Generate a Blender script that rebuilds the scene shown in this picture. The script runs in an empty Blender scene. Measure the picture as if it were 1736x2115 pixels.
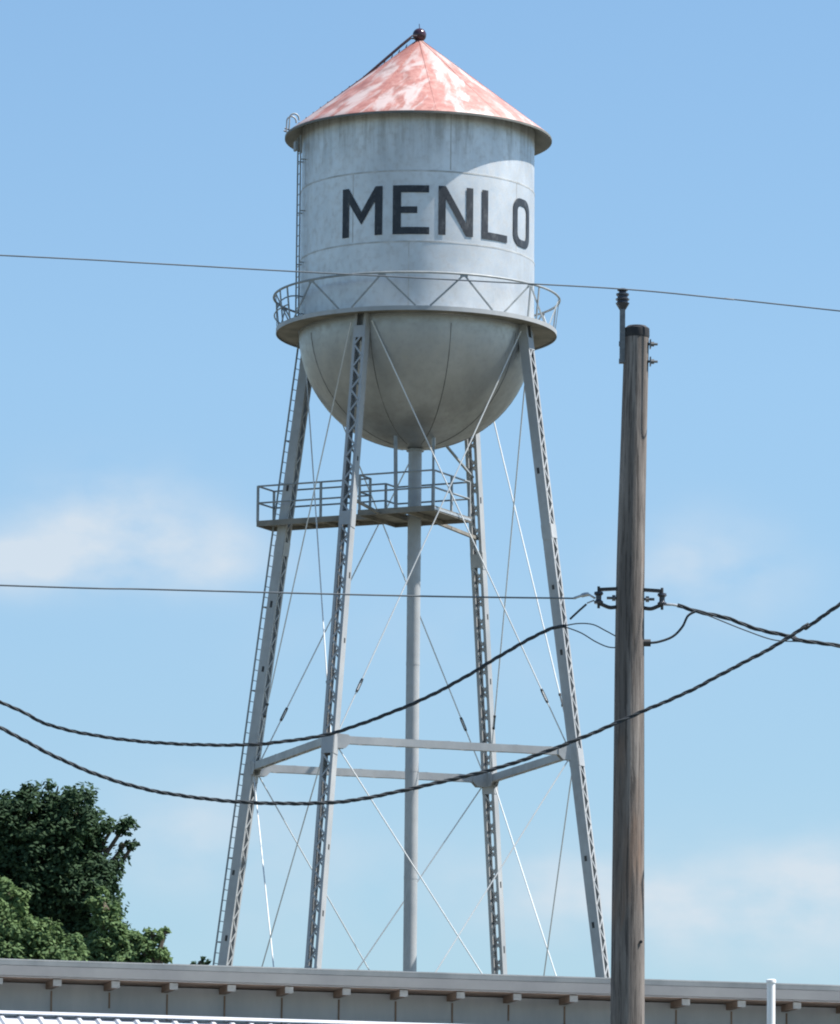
import bpy, bmesh, math, random
from mathutils import Vector, Matrix, noise as mnoise
random.seed(7)
C = bpy.data.collections.new('scene_objects'); bpy.context.scene.collection.children.link(C)
PI = math.pi
# ------------------------------------------------------------------ camera model
F = 13579.0; PITCH = math.radians(9.0); ROLL = 0.0103; EYE = Vector((0, 0, 1.6))
fwd = Vector((0, math.cos(PITCH), math.sin(PITCH)))
r0 = Vector((1, 0, 0)); u0 = Vector((0, -math.sin(PITCH), math.cos(PITCH)))
rt = r0*math.cos(ROLL) + u0*math.sin(ROLL); up = u0*math.cos(ROLL) - r0*math.sin(ROLL)
def ray(px, py): return (fwd + rt*((px-868)/F) + up*((1057.5-py)/F))
def P(px, py, Y):
    d = ray(px, py); return EYE + d*(Y/d.y)
def Pz(px, py, z):
    d = ray(px, py); return EYE + d*((z-EYE.z)/d.z)

# ------------------------------------------------------------------ materials
MATS = {}
def new_mat(name, col, rough=.6, metal=0.0):
    m = bpy.data.materials.new(name); m.use_nodes = True
    b = m.node_tree.nodes['Principled BSDF']
    b.inputs['Base Color'].default_value = (*col, 1); b.inputs['Roughness'].default_value = rough
    b.inputs['Metallic'].default_value = metal
    MATS[name] = m
    return m, m.node_tree, b
def nd(nt, t, **kw):
    n = nt.nodes.new(t)
    for k, v in kw.items():
        if k.startswith('i_'):
            n.inputs[k[2:].replace('_', ' ')].default_value = v
        else: setattr(n, k, v)
    return n
def ramp(nt, fac, stops):
    r = nt.nodes.new('ShaderNodeValToRGB'); e = r.color_ramp.elements
    while len(e) < len(stops): e.new(.5)
    for i, (p, c) in enumerate(stops):
        e[i].position = p; e[i].color = (*c, 1) if len(c) == 3 else c
    nt.links.new(fac, r.inputs['Fac']); return r
def mix(nt, fac, a, b, mode='MIX'):
    m = nt.nodes.new('ShaderNodeMix'); m.data_type = 'RGBA'; m.blend_type = mode
    for s, v in ((0, fac), (6, a), (7, b)):
        if hasattr(v, 'links') or isinstance(v, bpy.types.NodeSocket): nt.links.new(v, m.inputs[s])
        else: m.inputs[s].default_value = v if s == 0 else (*v, 1)
    return m.outputs[2]
def noise_tex(nt, scale, vscale=(1, 1, 1), detail=5, rough=.6, dist=0.0, loc=(0, 0, 0)):
    tc = nt.nodes.new('ShaderNodeTexCoord'); mp = nt.nodes.new('ShaderNodeMapping')
    mp.inputs['Scale'].default_value = vscale; mp.inputs['Location'].default_value = loc
    nt.links.new(tc.outputs['Object'], mp.inputs['Vector'])
    n = nt.nodes.new('ShaderNodeTexNoise'); n.inputs['Scale'].default_value = scale
    n.inputs['Detail'].default_value = detail; n.inputs['Roughness'].default_value = rough
    n.inputs['Distortion'].default_value = dist
    nt.links.new(mp.outputs['Vector'], n.inputs['Vector']); return n.outputs['Fac']
def zramp(nt, z0, z1, smooth=True):
    tc = nt.nodes.new('ShaderNodeTexCoord'); s = nt.nodes.new('ShaderNodeSeparateXYZ')
    nt.links.new(tc.outputs['Object'], s.inputs[0])
    m = nt.nodes.new('ShaderNodeMapRange'); m.inputs['From Min'].default_value = z0; m.inputs['From Max'].default_value = z1
    if smooth: m.interpolation_type = 'SMOOTHSTEP'
    nt.links.new(s.outputs['Z'], m.inputs['Value']); return m.outputs['Result']
def mul(nt, a, b):
    m = nt.nodes.new('ShaderNodeMath'); m.operation = 'MULTIPLY'
    for i, v in enumerate((a, b)):
        if isinstance(v, (int, float)): m.inputs[i].default_value = v
        else: nt.links.new(v, m.inputs[i])
    return m.outputs[0]
def bump(nt, b, h, strength=.3, dist=.02):
    bp = nt.nodes.new('ShaderNodeBump'); bp.inputs['Strength'].default_value = strength; bp.inputs['Distance'].default_value = dist
    nt.links.new(h, bp.inputs['Height']); nt.links.new(bp.outputs['Normal'], b.inputs['Normal'])
def mottled(name, c1, c2, scale, rough=.6, metal=0., vs=(1, 1, 1), lo=.35, hi=.65, bumps=0., detail=6):
    m, nt, b = new_mat(name, c1, rough, metal)
    f = noise_tex(nt, scale, vs, detail)
    r = ramp(nt, f, [(lo, c1), (hi, c2)])
    nt.links.new(r.outputs[0], b.inputs['Base Color'])
    if bumps: bump(nt, b, f, bumps)
    return m, nt, b

# tower geometry numbers
D_T = 185.0
AX = P(860.5, 690, D_T).x
ZB = P(860.5, 688, D_T).z            # balcony floor / bottom of cylinder
S = (Vector((0, D_T, ZB)) - EYE).dot(fwd)/F    # metres per D pixel at tower
R = 243*S
def zt(py): return P(860, py, D_T).z
ZE = zt(287)                          # roof rim plane
ZBASE = zt(2500)
TB = Vector((AX, D_T, ZBASE))
Z0 = ZBASE - 0.35                     # ground at tower
def rleg(z): return (246 + .14*((ZB - z)*math.cos(PITCH)/S))*S

# aluminium paint on the tank
def tank_mat(name, base, base2, streaks, low=None, metal=.62, rough=.46, ztop=None):
    m, nt, b = new_mat(name, base, rough, metal)
    f = noise_tex(nt, .55, (1, 1, .6), 6, .65)
    col = ramp(nt, f, [(.32, base), (.68, base2)]).outputs[0]
    g = noise_tex(nt, 6, (1, 1, 1), 4)
    col = mix(nt, mul(nt, ramp(nt, g, [(.5, (0, 0, 0)), (.75, (1, 1, 1))]).outputs[0], .25), col, (.30, .29, .27))
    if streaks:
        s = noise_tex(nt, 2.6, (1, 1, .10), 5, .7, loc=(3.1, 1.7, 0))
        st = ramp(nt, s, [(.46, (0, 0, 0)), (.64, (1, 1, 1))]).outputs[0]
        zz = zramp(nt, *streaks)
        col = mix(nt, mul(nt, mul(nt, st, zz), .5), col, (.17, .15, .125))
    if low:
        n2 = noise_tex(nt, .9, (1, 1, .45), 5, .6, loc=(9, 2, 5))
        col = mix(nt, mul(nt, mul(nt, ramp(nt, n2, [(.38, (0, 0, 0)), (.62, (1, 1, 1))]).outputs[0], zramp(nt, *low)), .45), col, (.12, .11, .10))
    nt.links.new(col, b.inputs['Base Color'])
    rr = ramp(nt, g, [(.3, (rough-.06,)*3), (.7, (rough+.14,)*3)])
    nt.links.new(rr.outputs[0], b.inputs['Roughness'])
    bump(nt, b, noise_tex(nt, .8, (1, 1, 1), 2), .25, .05)
    return m
zo = ZB - TB.z
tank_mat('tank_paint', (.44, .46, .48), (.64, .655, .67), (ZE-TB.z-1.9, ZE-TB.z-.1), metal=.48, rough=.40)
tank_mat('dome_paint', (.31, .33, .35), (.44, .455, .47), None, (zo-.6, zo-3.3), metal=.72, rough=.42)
tank_mat('steel_paint', (.28, .295, .31), (.43, .44, .445), None, metal=.2, rough=.5)
mottled('rod_paint', (.66, .68, .69), (.52, .53, .53), .5, .6, .1)
mottled('rail_paint', (.20, .23, .25), (.30, .32, .33), 3, .55, .1)
mottled('seam_paint', (.34, .34, .33), (.52, .53, .53), 2, .5, .2)
mottled('dome_seam', (.08, .08, .078), (.2, .2, .19), 1.2, .6)
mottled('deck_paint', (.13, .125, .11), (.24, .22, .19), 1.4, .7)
mottled('letter_paint', (.010, .014, .022), (.024, .030, .04), 3, .55)
nt = MATS['letter_paint'].node_tree; bb = nt.nodes['Principled BSDF']; src = bb.inputs['Base Color'].links[0].from_socket
w_ = noise_tex(nt, 5.5, (1, 1, .5), 8, .75, loc=(5, 3, 1)); nt.links.new(mix(nt, ramp(nt, w_, [(.52, (0, 0, 0)), (.72, (.55,)*3)]).outputs[0], src, (.16, .17, .18)), bb.inputs['Base Color'])
mottled('dark_steel', (.03, .03, .033), (.06, .058, .055), 6, .6, .3)
# roof: faded red with bare chalky patches
m, nt, b = new_mat('roof_paint', (.6, .2, .17), .5)
f1 = noise_tex(nt, 1.05, (1, 1, .7), 7, .66, .5, loc=(.4, 2.2, 0.3)); f2 = noise_tex(nt, 3.5, (1, 1, 1), 6, .7, loc=(4, 4, 0)); f3 = noise_tex(nt, 1.3, (1, 1, .5), 4, .6, loc=(7, 1, 3))
red = ramp(nt, f2, [(.3, (.29, .115, .10)), (.5, (.38, .175, .15)), (.7, (.47, .27, .24))]).outputs[0]
# polar coordinates so the wear follows the panels and runs downslope
tcr = nt.nodes.new('ShaderNodeTexCoord'); spr = nt.nodes.new('ShaderNodeSeparateXYZ'); nt.links.new(tcr.outputs['Object'], spr.inputs[0])
def mth(op, a, b_=0.0, c_=0.0):
    q = nt.nodes.new('ShaderNodeMath'); q.operation = op
    for i, v in enumerate((a, b_, c_)):
        if isinstance(v, (int, float)): q.inputs[i].default_value = v
        else: nt.links.new(v, q.inputs[i])
    return q.outputs[0]
ang = mth('ARCTAN2', spr.outputs['X'], mth('MULTIPLY', spr.outputs['Y'], -1.0))
pan = mth('MULTIPLY_ADD', ang, 12/(2*PI), 12-8/30)
fl = mth('FLOOR', pan); fr = mth('FRACT', pan)
rad_ = mth('SQRT', mth('ADD', mth('MULTIPLY', spr.outputs['X'], spr.outputs['X']), mth('MULTIPLY', spr.outputs['Y'], spr.outputs['Y'])))
cx = nt.nodes.new('ShaderNodeCombineXYZ'); nt.links.new(mth('ADD', mth('MULTIPLY', mth('MULTIPLY', fr, rad_), .62), mth('MULTIPLY', fl, 7.31)), cx.inputs[0]); nt.links.new(mth('MULTIPLY', rad_, .52), cx.inputs[1]); nt.links.new(mth('MULTIPLY', fl, 3.7), cx.inputs[2])
pn = nt.nodes.new('ShaderNodeTexNoise'); pn.inputs['Scale'].default_value = 1.5; pn.inputs['Detail'].default_value = 7; pn.inputs['Roughness'].default_value = .62; pn.inputs['Distortion'].default_value = .5; nt.links.new(cx.outputs[0], pn.inputs['Vector'])
edge = mth('MULTIPLY', mth('ABSOLUTE', mth('SUBTRACT', fr, .5)), 2.0)     # 0 mid-panel, 1 at a seam
pv = mth('SUBTRACT', mth('ADD', pn.outputs['Fac'], .035), mth('MULTIPLY', mth('POWER', edge, 3.0), .13))
patch = ramp(nt, pv, [(.48, (0, 0, 0)), (.575, (1, 1, 1))]).outputs[0]
col = mix(nt, mul(nt, patch, .78), red, (.50, .44, .43))
dk = ramp(nt, f3, [(.54, (0, 0, 0)), (.66, (1, 1, 1))]).outputs[0]
col = mix(nt, mul(nt, dk, .55), col, (.20, .085, .065))
apx = zramp(nt, ZE-TB.z+1.6, ZE-TB.z+2.9)
col = mix(nt, mul(nt, apx, .55), col, (.30, .12, .10))
nt.links.new(col, b.inputs['Base Color']); bump(nt, b, f1, .15, .03)
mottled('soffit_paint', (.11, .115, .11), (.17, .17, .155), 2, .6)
mottled('finial_paint', (.035, .018, .028), (.06, .026, .036), 8, .2)
mottled('roof_ladder_paint', (.05, .035, .05), (.09, .06, .07), 8, .5)
# pole wood
m, nt, b = new_mat('pole_wood', (.2, .15, .12), .9)
g = noise_tex(nt, 9, (1, 1, .06), 8, .7, loc=(2, 0, 0)); g2 = noise_tex(nt, 1.6, (1.6, 1.6, .35), 4, .6, .4, loc=(1, 5, 2)); g3 = noise_tex(nt, 40, (1, 1, .04), 4, .7)
col = ramp(nt, g, [(.3, (.075, .066, .062)), (.5, (.15, .132, .12)), (.7, (.30, .27, .25))]).outputs[0]
col = mix(nt, ramp(nt, g2, [(.54, (0, 0, 0)), (.68, (.38,)*3)]).outputs[0], col, (.24, .125, .065))
col = mix(nt, ramp(nt, g3, [(.52, (0, 0, 0)), (.6, (.7,)*3)]).outputs[0], col, (.035, .03, .028))
nt.links.new(col, b.inputs['Base Color']); bump(nt, b, g, .8, .02)
mottled('pole_tar', (.010, .011, .014), (.022, .022, .025), 20, .7)
mottled('insulator_glaze', (.025, .03, .04), (.05, .055, .07), 12, .3)
mottled('galvanised', (.10, .11, .12), (.18, .19, .20), 12, .5, .4)
mottled('cable_black', (.035, .042, .05), (.05, .058, .066), 3, .9)
mottled('wire_grey', (.10, .12, .14), (.15, .17, .19), 5, .8, .0)
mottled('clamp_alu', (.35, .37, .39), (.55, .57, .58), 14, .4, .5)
# building
mottled('wall_paint', (.44, .465, .49), (.60, .61, .62), 1.6, .85, 0, (1, 1, .25), bumps=.2)
mottled('fascia_paint', (.34, .355, .36), (.50, .505, .50), 2.2, .6, 0, (1, 1, .3))
mottled('rafter_paint', (.30, .31, .31), (.44, .44, .43), 9, .7)
mottled('soffit_wood', (.22, .155, .115), (.34, .25, .19), 5, .85, 0, (1, 1, 1))
mottled('white_metal', (.48, .51, .56), (.58, .60, .64), 1.8, .35, .0)
mottled('white_paint', (.76, .77, .78), (.84, .85, .85), 4, .4)
mottled('roof_membrane', (.2, .2, .2), (.27, .27, .26), 1, .9)
mottled('concrete', (.3, .29, .27), (.4, .39, .36), 2, .9, bumps=.3)
m, nt, b = mottled('grass_ground', (.065, .07, .05), (.125, .12, .095), .35, .95, bumps=.3)
m, nt, b = mottled('bark', (.07, .055, .04), (.13, .105, .08), 6, .95, 0, (1, 1, .3), bumps=.5)
def leaf_mat(name, a, bcol, c):
    m, nt, b = new_mat(name, a, .8); b.inputs['Specular IOR Level'].default_value = .2
    f = noise_tex(nt, 1.1, (1, 1, 1), 3); g = noise_tex(nt, 14, (1, 1, 1), 2)
    col = ramp(nt, f, [(.35, a), (.65, bcol)]).outputs[0]
    col = mix(nt, ramp(nt, g, [(.45, (0, 0, 0)), (.7, (.7,)*3)]).outputs[0], col, c)
    nt.links.new(col, b.inputs['Base Color'])
    tr = nt.nodes.new('ShaderNodeBsdfTranslucent'); nt.links.new(col, tr.inputs['Color'])
    ms = nt.nodes.new('ShaderNodeMixShader'); ms.inputs[0].default_value = .3
    out = [n for n in nt.nodes if n.type == 'OUTPUT_MATERIAL'][0]
    nt.links.new(b.outputs[0], ms.inputs[1]); nt.links.new(tr.outputs[0], ms.inputs[2]); nt.links.new(ms.outputs[0], out.inputs[0])
leaf_mat('leaf_dark', (.028, .058, .032), (.040, .078, .036), (.05, .09, .035))
leaf_mat('leaf_light', (.095, .16, .07), (.125, .195, .078), (.15, .215, .08))

# ------------------------------------------------------------------ mesh builder
class MB:
    def __init__(s): s.v = []; s.f = []; s.mi = []
    def add(s, vs, fs, mi=0):
        n = len(s.v); s.v += [Vector(v) for v in vs]; s.f += [tuple(i+n for i in f) for f in fs]; s.mi += [mi]*len(fs)
    def box(s, c, sx, sy, sz, ex=None, ey=None, ez=None, mi=0):
        c = Vector(c); ex = ex or Vector((1, 0, 0)); ey = ey or Vector((0, 1, 0)); ez = ez or Vector((0, 0, 1))
        vs = [c + ex*(a*sx/2) + ey*(b_*sy/2) + ez*(d*sz/2) for a in (-1, 1) for b_ in (-1, 1) for d in (-1, 1)]
        s.add(vs, [(0, 1, 3, 2), (4, 6, 7, 5), (0, 4, 5, 1), (2, 3, 7, 6), (0, 2, 6, 4), (1, 5, 7, 3)], mi)
    def bar(s, a, b, w, t, n=None, mi=0):            # flat bar, n = normal of its wide face
        a = Vector(a); b = Vector(b); d = (b-a); L = d.length; d.normalize()
        n = Vector(n) if n else Vector((0, 0, 1))
        e = d.cross(n)
        if e.length < 1e-4: e = d.cross(Vector((1, 0, 0)))
        e.normalize(); n2 = e.cross(d).normalized()
        s.box((a+b)/2, L, w, t, d, e, n2, mi)
    def tube(s, pts, r, n=8, closed=False, cap=True, mi=0):
        pts = [Vector(p) for p in pts]; N = len(pts); rings = []
        prev = None
        for i, p in enumerate(pts):
            if closed: t = pts[(i+1) % N] - pts[i-1]
            else: t = pts[min(i+1, N-1)] - pts[max(i-1, 0)]
            t.normalize()
            if prev is None:
                e = t.cross(Vector((0, 0, 1)))
                if e.length < .05: e = t.cross(Vector((1, 0, 0)))
            else: e = prev - t*prev.dot(t)
            e.normalize(); prev = e; g = t.cross(e)
            rr = r[i] if isinstance(r, (list, tuple)) else r
            rings.append([p + (e*math.cos(2*PI*k/n) + g*math.sin(2*PI*k/n))*rr for k in range(n)])
        vs = [v for q in rings for v in q]; fs = []
        for i in range(N if closed else N-1):
            j = (i+1) % N
            for k in range(n):
                k2 = (k+1) % n; fs.append((i*n+k, i*n+k2, j*n+k2, j*n+k))
        if cap and not closed: fs += [tuple(range(n-1, -1, -1)), tuple((N-1)*n+k for k in range(n))]
        s.add(vs, fs, mi)
    def lathe(s, prof, n=96, c=(0, 0, 0), closed=False, mi=0):   # prof list of (r, z)
        c = Vector(c); vs = []; fs = []; M = len(prof)
        for r, z in prof:
            for k in range(n):
                a = 2*PI*k/n; vs.append(c + Vector((r*math.sin(a), -r*math.cos(a), z)))
        for i in range(M if closed else M-1):
            j = (i+1) % M
            for k in range(n):
                k2 = (k+1) % n
                fs.append((i*n+k, i*n+k2, j*n+k2, j*n+k))
        s.add(vs, fs, mi)
    def build(s, name, mats, parent=None, smooth=False, angle=40, fix=True):
        me = bpy.data.meshes.new(name)
        org = Vector((0, 0, 0)) if parent is None else parent_world(parent)
        me.from_pydata([v - org for v in s.v], [], s.f)
        for mname in (mats if isinstance(mats, (list, tuple)) else [mats]): me.materials.append(MATS[mname])
        me.polygons.foreach_set('material_index', s.mi)
        if fix:
            bm = bmesh.new(); bm.from_mesh(me); bmesh.ops.remove_doubles(bm, verts=bm.verts, dist=1e-5)
            bmesh.ops.recalc_face_normals(bm, faces=bm.faces)
            if smooth:
                for f in bm.faces: f.smooth = True
                for e in bm.edges:
                    if len(e.link_faces) == 2 and e.calc_face_angle(0) > math.radians(angle): e.smooth = False
            bm.to_mesh(me); bm.free()
        o = bpy.data.objects.new(name, me); C.objects.link(o)
        if parent: o.parent = parent
        return o
def parent_world(p):
    v = Vector(p.location)
    while p.parent: p = p.parent; v += Vector(p.location)
    return v
def tag(o, label=None, cat=None, group=None, kind=None):
    if label: o['label'] = label
    if cat: o['category'] = cat
    if group: o['group'] = group
    if kind: o['kind'] = kind
    return o
def thing(name, loc, label, cat, group=None):
    o = bpy.data.objects.new(name, None); C.objects.link(o); o.location = loc; o.empty_display_size = .3
    return tag(o, label, cat, group)

# ------------------------------------------------------------------ ground
def gz(x, y):
    t = min(1, max(0, (y-76)/70.0)); t = t*t*(3-2*t)
    return Z0*t + (.25*mnoise.noise(Vector((x*.03, y*.03, 0))) if y > 80 else 0)*(0 if math.hypot(x-AX, y-D_T) < 14 else 1)
g = MB(); xs = [-4000, -2000, -1000, -500, -250] + [-150+6*i for i in range(51)] + [250, 500, 1000, 2000, 4000]
ys = [-400, -200, -100, -50] + [-20+6*i for i in range(46)] + [300, 400, 600, 1000, 2000, 4000]
vs = [(x, y, gz(x, y)) for y in ys for x in xs]; nx = len(xs)
fs = [(j*nx+i, j*nx+i+1, (j+1)*nx+i+1, (j+1)*nx+i) for j in range(len(ys)-1) for i in range(nx-1)]
g.add(vs, fs); tag(g.build('ground', 'grass_ground', smooth=True), kind='structure')

# ------------------------------------------------------------------ water tower
T = thing('water_tower', TB, 'silver water tower with faded red cone roof and MENLO lettered on its tank', 'water tower')
def tp(phi, r, z):   # phi measured from the camera-facing side, positive to the right
    return Vector((AX + r*math.sin(phi), D_T - r*math.cos(phi), z))
ctr = Vector((AX, D_T, 0))
# tank wall with lapped courses
zs = [zt(544), zt(400)]
b = MB(); top = ZE + .36
prof = [(R, ZB), (R, zs[0]), (R-.012, zs[0]+.001), (R-.012, zs[1]), (R-.024, zs[1]+.001), (R-.024, top)]
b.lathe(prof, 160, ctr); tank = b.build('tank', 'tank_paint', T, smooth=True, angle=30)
b = MB()
for z, rr in ((zs[0], R), (zs[1], R-.012)):
    b.lathe([(rr-.004, z-.05), (rr+.006, z-.045), (rr+.006, z-.004), (rr-.02, z-.001)], 160, ctr)
for k, (za, zb, rr) in enumerate(((ZB, zs[0], R), (zs[0], zs[1], R-.012), (zs[1], top, R-.024))):
    for j in range(4):
        a = math.radians(16 + 90*j + (41 if k == 1 else 70 if k == 0 else 0)); e = Vector((math.cos(a), math.sin(a), 0)); n = Vector((math.sin(a), -math.cos(a), 0))
        b.box(tp(a, rr, (za+zb)/2), .03, .006, zb-za-.06, e, n)
b.build('seam', 'seam_paint', tank, smooth=True)
# lettering
def zl(py): return P(860, py, D_T-R).z
ZT, ZL = zl(382), zl(483); H = ZT-ZL
def letter_polys():
    st = .15   # stem width as share of height
    out = []
    def L(x0, w, polys): out.append((x0, w, polys))
    s = 16.5/100
    # each polygon in (x in px, y 0..1)
    W = 92.5; t = 16.0
    M_ = [(0, 0), (t, 0), (t, .70), (W/2, .235), (W-t, .70), (W-t, 0), (W, 0), (W, 1), (W-t+1, 1), (W/2, .50), (t-1, 1), (0, 1)]
    L(-39.0, W, [M_])
    W = 75; t = 17; h = .145
    L(-12.0, W, [[(0, 0), (W, 0), (W, h), (t, h), (t, .43), (W*.67, .43), (W*.67, .565), (t, .565), (t, 1-h), (W-1, 1-h), (W-1, 1), (0, 1)]])
    W = 75; t = 15
    L(10.1, W, [[(0, 0), (t, 0), (t, .74), (W-t, 0), (W, 0), (W, 1), (W-t, 1), (W-t, .26), (t, 1), (0, 1)]])
    W = 69
    L(32.8, W, [[(0, 0), (W, 0), (W, h), (t, h), (t, 1), (0, 1)]])
    return out
b = MB()
def to_cyl(bm_, x0):
    for x in range(1, 100, 3):
        bmesh.ops.bisect_plane(bm_, geom=bm_.verts[:]+bm_.edges[:]+bm_.faces[:], plane_co=(x+.37, 0, 0), plane_no=(1, 0, 0), dist=1e-4)
    vs = []; bm_.verts.index_update()
    for v in bm_.verts:
        a = math.radians(x0) + v.co.x*S/R; vs.append(tp(a, R+.007, ZL + v.co.y*H))
    b.add(vs, [tuple(v.index for v in f.verts) for f in bm_.faces])
for x0, W, polys in letter_polys():
    for p in polys:
        bm_ = bmesh.new(); fv = [bm_.verts.new((x, y, 0)) for x, y in p]; bm_.faces.new(fv); bm_.normal_update()
        bmesh.ops.triangulate(bm_, faces=bm_.faces[:]); to_cyl(bm_, x0); bm_.free()
        b.build('letter', 'letter_paint', tank); b = MB()
# O
bm_ = bmesh.new(); W = 72; t = 16; n = 8
def rrect(w0, w1, h0, h1, rx, ry):
    pts = []
    for cx, cy, a0 in ((w1-rx, h1-ry, 0), (w0+rx, h1-ry, 90), (w0+rx, h0+ry, 180), (w1-rx, h0+ry, 270)):
        for i in range(n+1):
            a = math.radians(a0+90*i/n); pts.append((cx+rx*math.cos(a), cy+ry*math.sin(a)))
    return pts
o1 = [bm_.verts.new((x, y, 0)) for x, y in rrect(0, W, 0, 1, 26, .24)]
o2 = [bm_.verts.new((x, y, 0)) for x, y in rrect(t, W-t, .15, .85, 13, .13)]
for i in range(len(o1)):
    j = (i+1) % len(o1)
    bm_.faces.new((o1[i], o1[j], o2[j], o2[i]))
to_cyl(bm_, 53.9); bm_.free()
b.build('letter', 'letter_paint', tank)

# dome
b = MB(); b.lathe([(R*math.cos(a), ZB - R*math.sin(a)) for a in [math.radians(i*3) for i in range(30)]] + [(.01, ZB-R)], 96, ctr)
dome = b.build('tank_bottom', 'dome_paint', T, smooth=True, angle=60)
b = MB()
for j in range(9):
    ph = math.radians(-10 + 27 + 40*j)
    b.tube([ctr + Vector((math.sin(ph)*R*1.0*math.cos(a), -math.cos(ph)*R*math.cos(a), ZB-R*math.sin(a))) for a in [math.radians(i*5) for i in range(1, 17)]], .013, 5)
b.build('seam', 'dome_seam', dome)
b = MB(); q = P(895, 905, D_T-.9)
b.tube([(AX+.52, D_T-.9, ZB-R+.62), (AX+.52, D_T-.9, ZB-R-.05)], .06, 10); b.build('drain_stub', 'rod_paint', dome, smooth=True)

# roof cone with overhang
RE = 276*S; HA = ZE + 207*S*1.01
b = MB(); rt_ = .06
b.lathe([(RE, ZE-.035), (RE+.015, ZE-.01), (RE, ZE+.02)] + [(RE*(1-k/14)+rt_*k/14, ZE+.02+(HA-ZE)*(k/14)) for k in range(1, 15)], 96, ctr)
roof = b.build('roof', 'roof_paint', T, smooth=True, angle=50)
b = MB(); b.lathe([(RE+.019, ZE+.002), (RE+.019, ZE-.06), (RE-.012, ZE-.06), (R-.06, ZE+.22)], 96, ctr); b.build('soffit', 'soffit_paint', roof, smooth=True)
b = MB()
for k in range(12):
    ph = math.radians(8+30*k); a_ = tp(ph, RE-.02, ZE+.035); c_ = tp(ph, .1, HA-.0)
    n_ = Vector((math.sin(ph), -math.cos(ph), 1.25)).normalized()
    b.bar(a_, c_, .06, .008, n_)
b.build('seam', 'roof_paint', roof)
b = MB(); zc = HA+.17
b.lathe([(.001, zc+.205)] + [(.2*math.sin(a), zc+.2*math.cos(a)) for a in [PI*i/14 for i in range(1, 13)]] + [(.11, zc-.2), (.16, zc-.26), (.2, zc-.33)], 32, ctr)
b.tube([ctr+Vector((0, 0, zc+.18)), ctr+Vector((-.01, 0, zc+.33))], .012, 6)
b.build('finial', 'finial_paint', roof, smooth=True)
# roof ladder on the left flank
b = MB(); phl = math.radians(-84)
for off in (-.17, .17):
    e = Vector((math.cos(phl), math.sin(phl), 0))*off; pts = []
    for t_, hh in ((0, .10), (.04, .22), (.12, .19), (.3, .09), (.42, .02), (.97, .012)):
        rr = .08 + (RE-.08)*t_; pts.append(tp(phl, rr, HA-(HA-ZE)*t_+hh)+e)
    pts += [tp(phl, RE+.05, ZE+.16)+e]
    b.tube(pts, .026, 6)
for i in range(16):
    t_ = .08+.055*i; rr = .08+(RE-.08)*t_; c_ = tp(phl, rr, HA-(HA-ZE)*t_+.06); e = Vector((math.cos(phl), math.sin(phl), 0))*.17
    b.tube([c_-e, c_+e], .014, 5)
b.build('roof_ladder', 'roof_ladder_paint', roof, smooth=True)

# tank ladder with goosenecks
b = MB(); phl = math.radians(-77); e = Vector((math.cos(phl), math.sin(phl), 0))
for off in (-.19, .19):
    c0 = [tp(phl, R+.13, ZB+.05)+e*off, tp(phl, R+.13, ZE-.45)+e*off, tp(phl, R+.16, ZE+.05)+e*off]
    for i in range(9):
        a = PI - PI*i/8*1.0; c0.append(tp(phl, R+.05 - .12*math.cos(a)*-1 if False else R+.04-.13*math.cos(a)*-1, ZE+.45+.13*math.sin(a))+e*off)
    pts = [tp(phl, R+.13, ZB+.05)+e*off, tp(phl, R+.13, ZE-.3)+e*off, tp(phl, RE+.06, ZE-.02)+e*off, tp(phl, RE+.05, ZE+.25)+e*off]
    pts = [tp(phl, R+.13, ZB+.05)+e*off, tp(phl, R+.13, ZE-.12)+e*off]
    b.tube(pts, .026, 6)
    b.tube([tp(phl, RE+.02-.0, ZE+.02)+e*off] + [tp(phl, RE-.13+.14*math.cos(a), ZE+.33+.16*math.sin(a))+e*off for a in [math.radians(q) for q in range(-10, 200, 20)]], .024, 6)
k = 0; z = ZB+.25
while z < ZE-.15:
    b.tube([tp(phl, R+.13, z)-e*.19, tp(phl, R+.13, z)+e*.19], .013, 5)
    if k % 5 == 0:
        for off in (-.19, .19): b.tube([tp(phl, R-.02, z+.1)+e*off, tp(phl, R+.13, z+.1)+e*off], .02, 5)
    z += .3; k += 1
b.box(tp(phl, R+.24, ZE-.42), .3, .06, .25, e, Vector((math.sin(phl), -math.cos(phl), .3)).normalized())
b.build('tank_ladder', 'rail_paint', T, smooth=True)

# balcony
RB = 290*S; th = .11
b = MB(); b.lathe([(R+.002, ZB-.02), (RB-.01, ZB-.02), (RB-.01, ZB+.045), (RB+.005, ZB+.045), (RB+.005, ZB-th+.03), (RB-.008, ZB-th+.03), (RB-.008, ZB-.028), (R+.002, ZB-.028)], 120, ctr, closed=True)
bal = b.build('balcony', 'steel_paint', T, smooth=True, angle=30)
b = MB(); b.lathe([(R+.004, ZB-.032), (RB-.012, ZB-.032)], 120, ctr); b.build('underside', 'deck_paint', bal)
b = MB()
for kk in range(24):
    ph = math.radians(7.5+15*kk); n_ = Vector((math.sin(ph), -math.cos(ph), 0)); e_ = Vector((math.cos(ph), math.sin(ph), 0))
    b.add([tp(ph, R+.003, ZB-.03)+e_*.008, tp(ph, RB-.02, ZB-.03)+e_*.008, tp(ph, R+.003, ZB-.3)+e_*.008, tp(ph, R+.003, ZB-.03)-e_*.008, tp(ph, RB-.02, ZB-.03)-e_*.008, tp(ph, R+.003, ZB-.3)-e_*.008],
          [(0, 1, 2), (3, 5, 4), (0, 3, 4, 1), (1, 4, 5, 2), (2, 5, 3, 0)])
if False: b.build('bracket', 'steel_paint', bal)
RR = 295.5*S; ZR = ZB + 70*S/math.cos(PITCH)
b = MB(); n = 120
b.tube([tp(2*PI*i/n, RR, ZR) for i in range(n)], .034, 8, closed=True)
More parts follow.
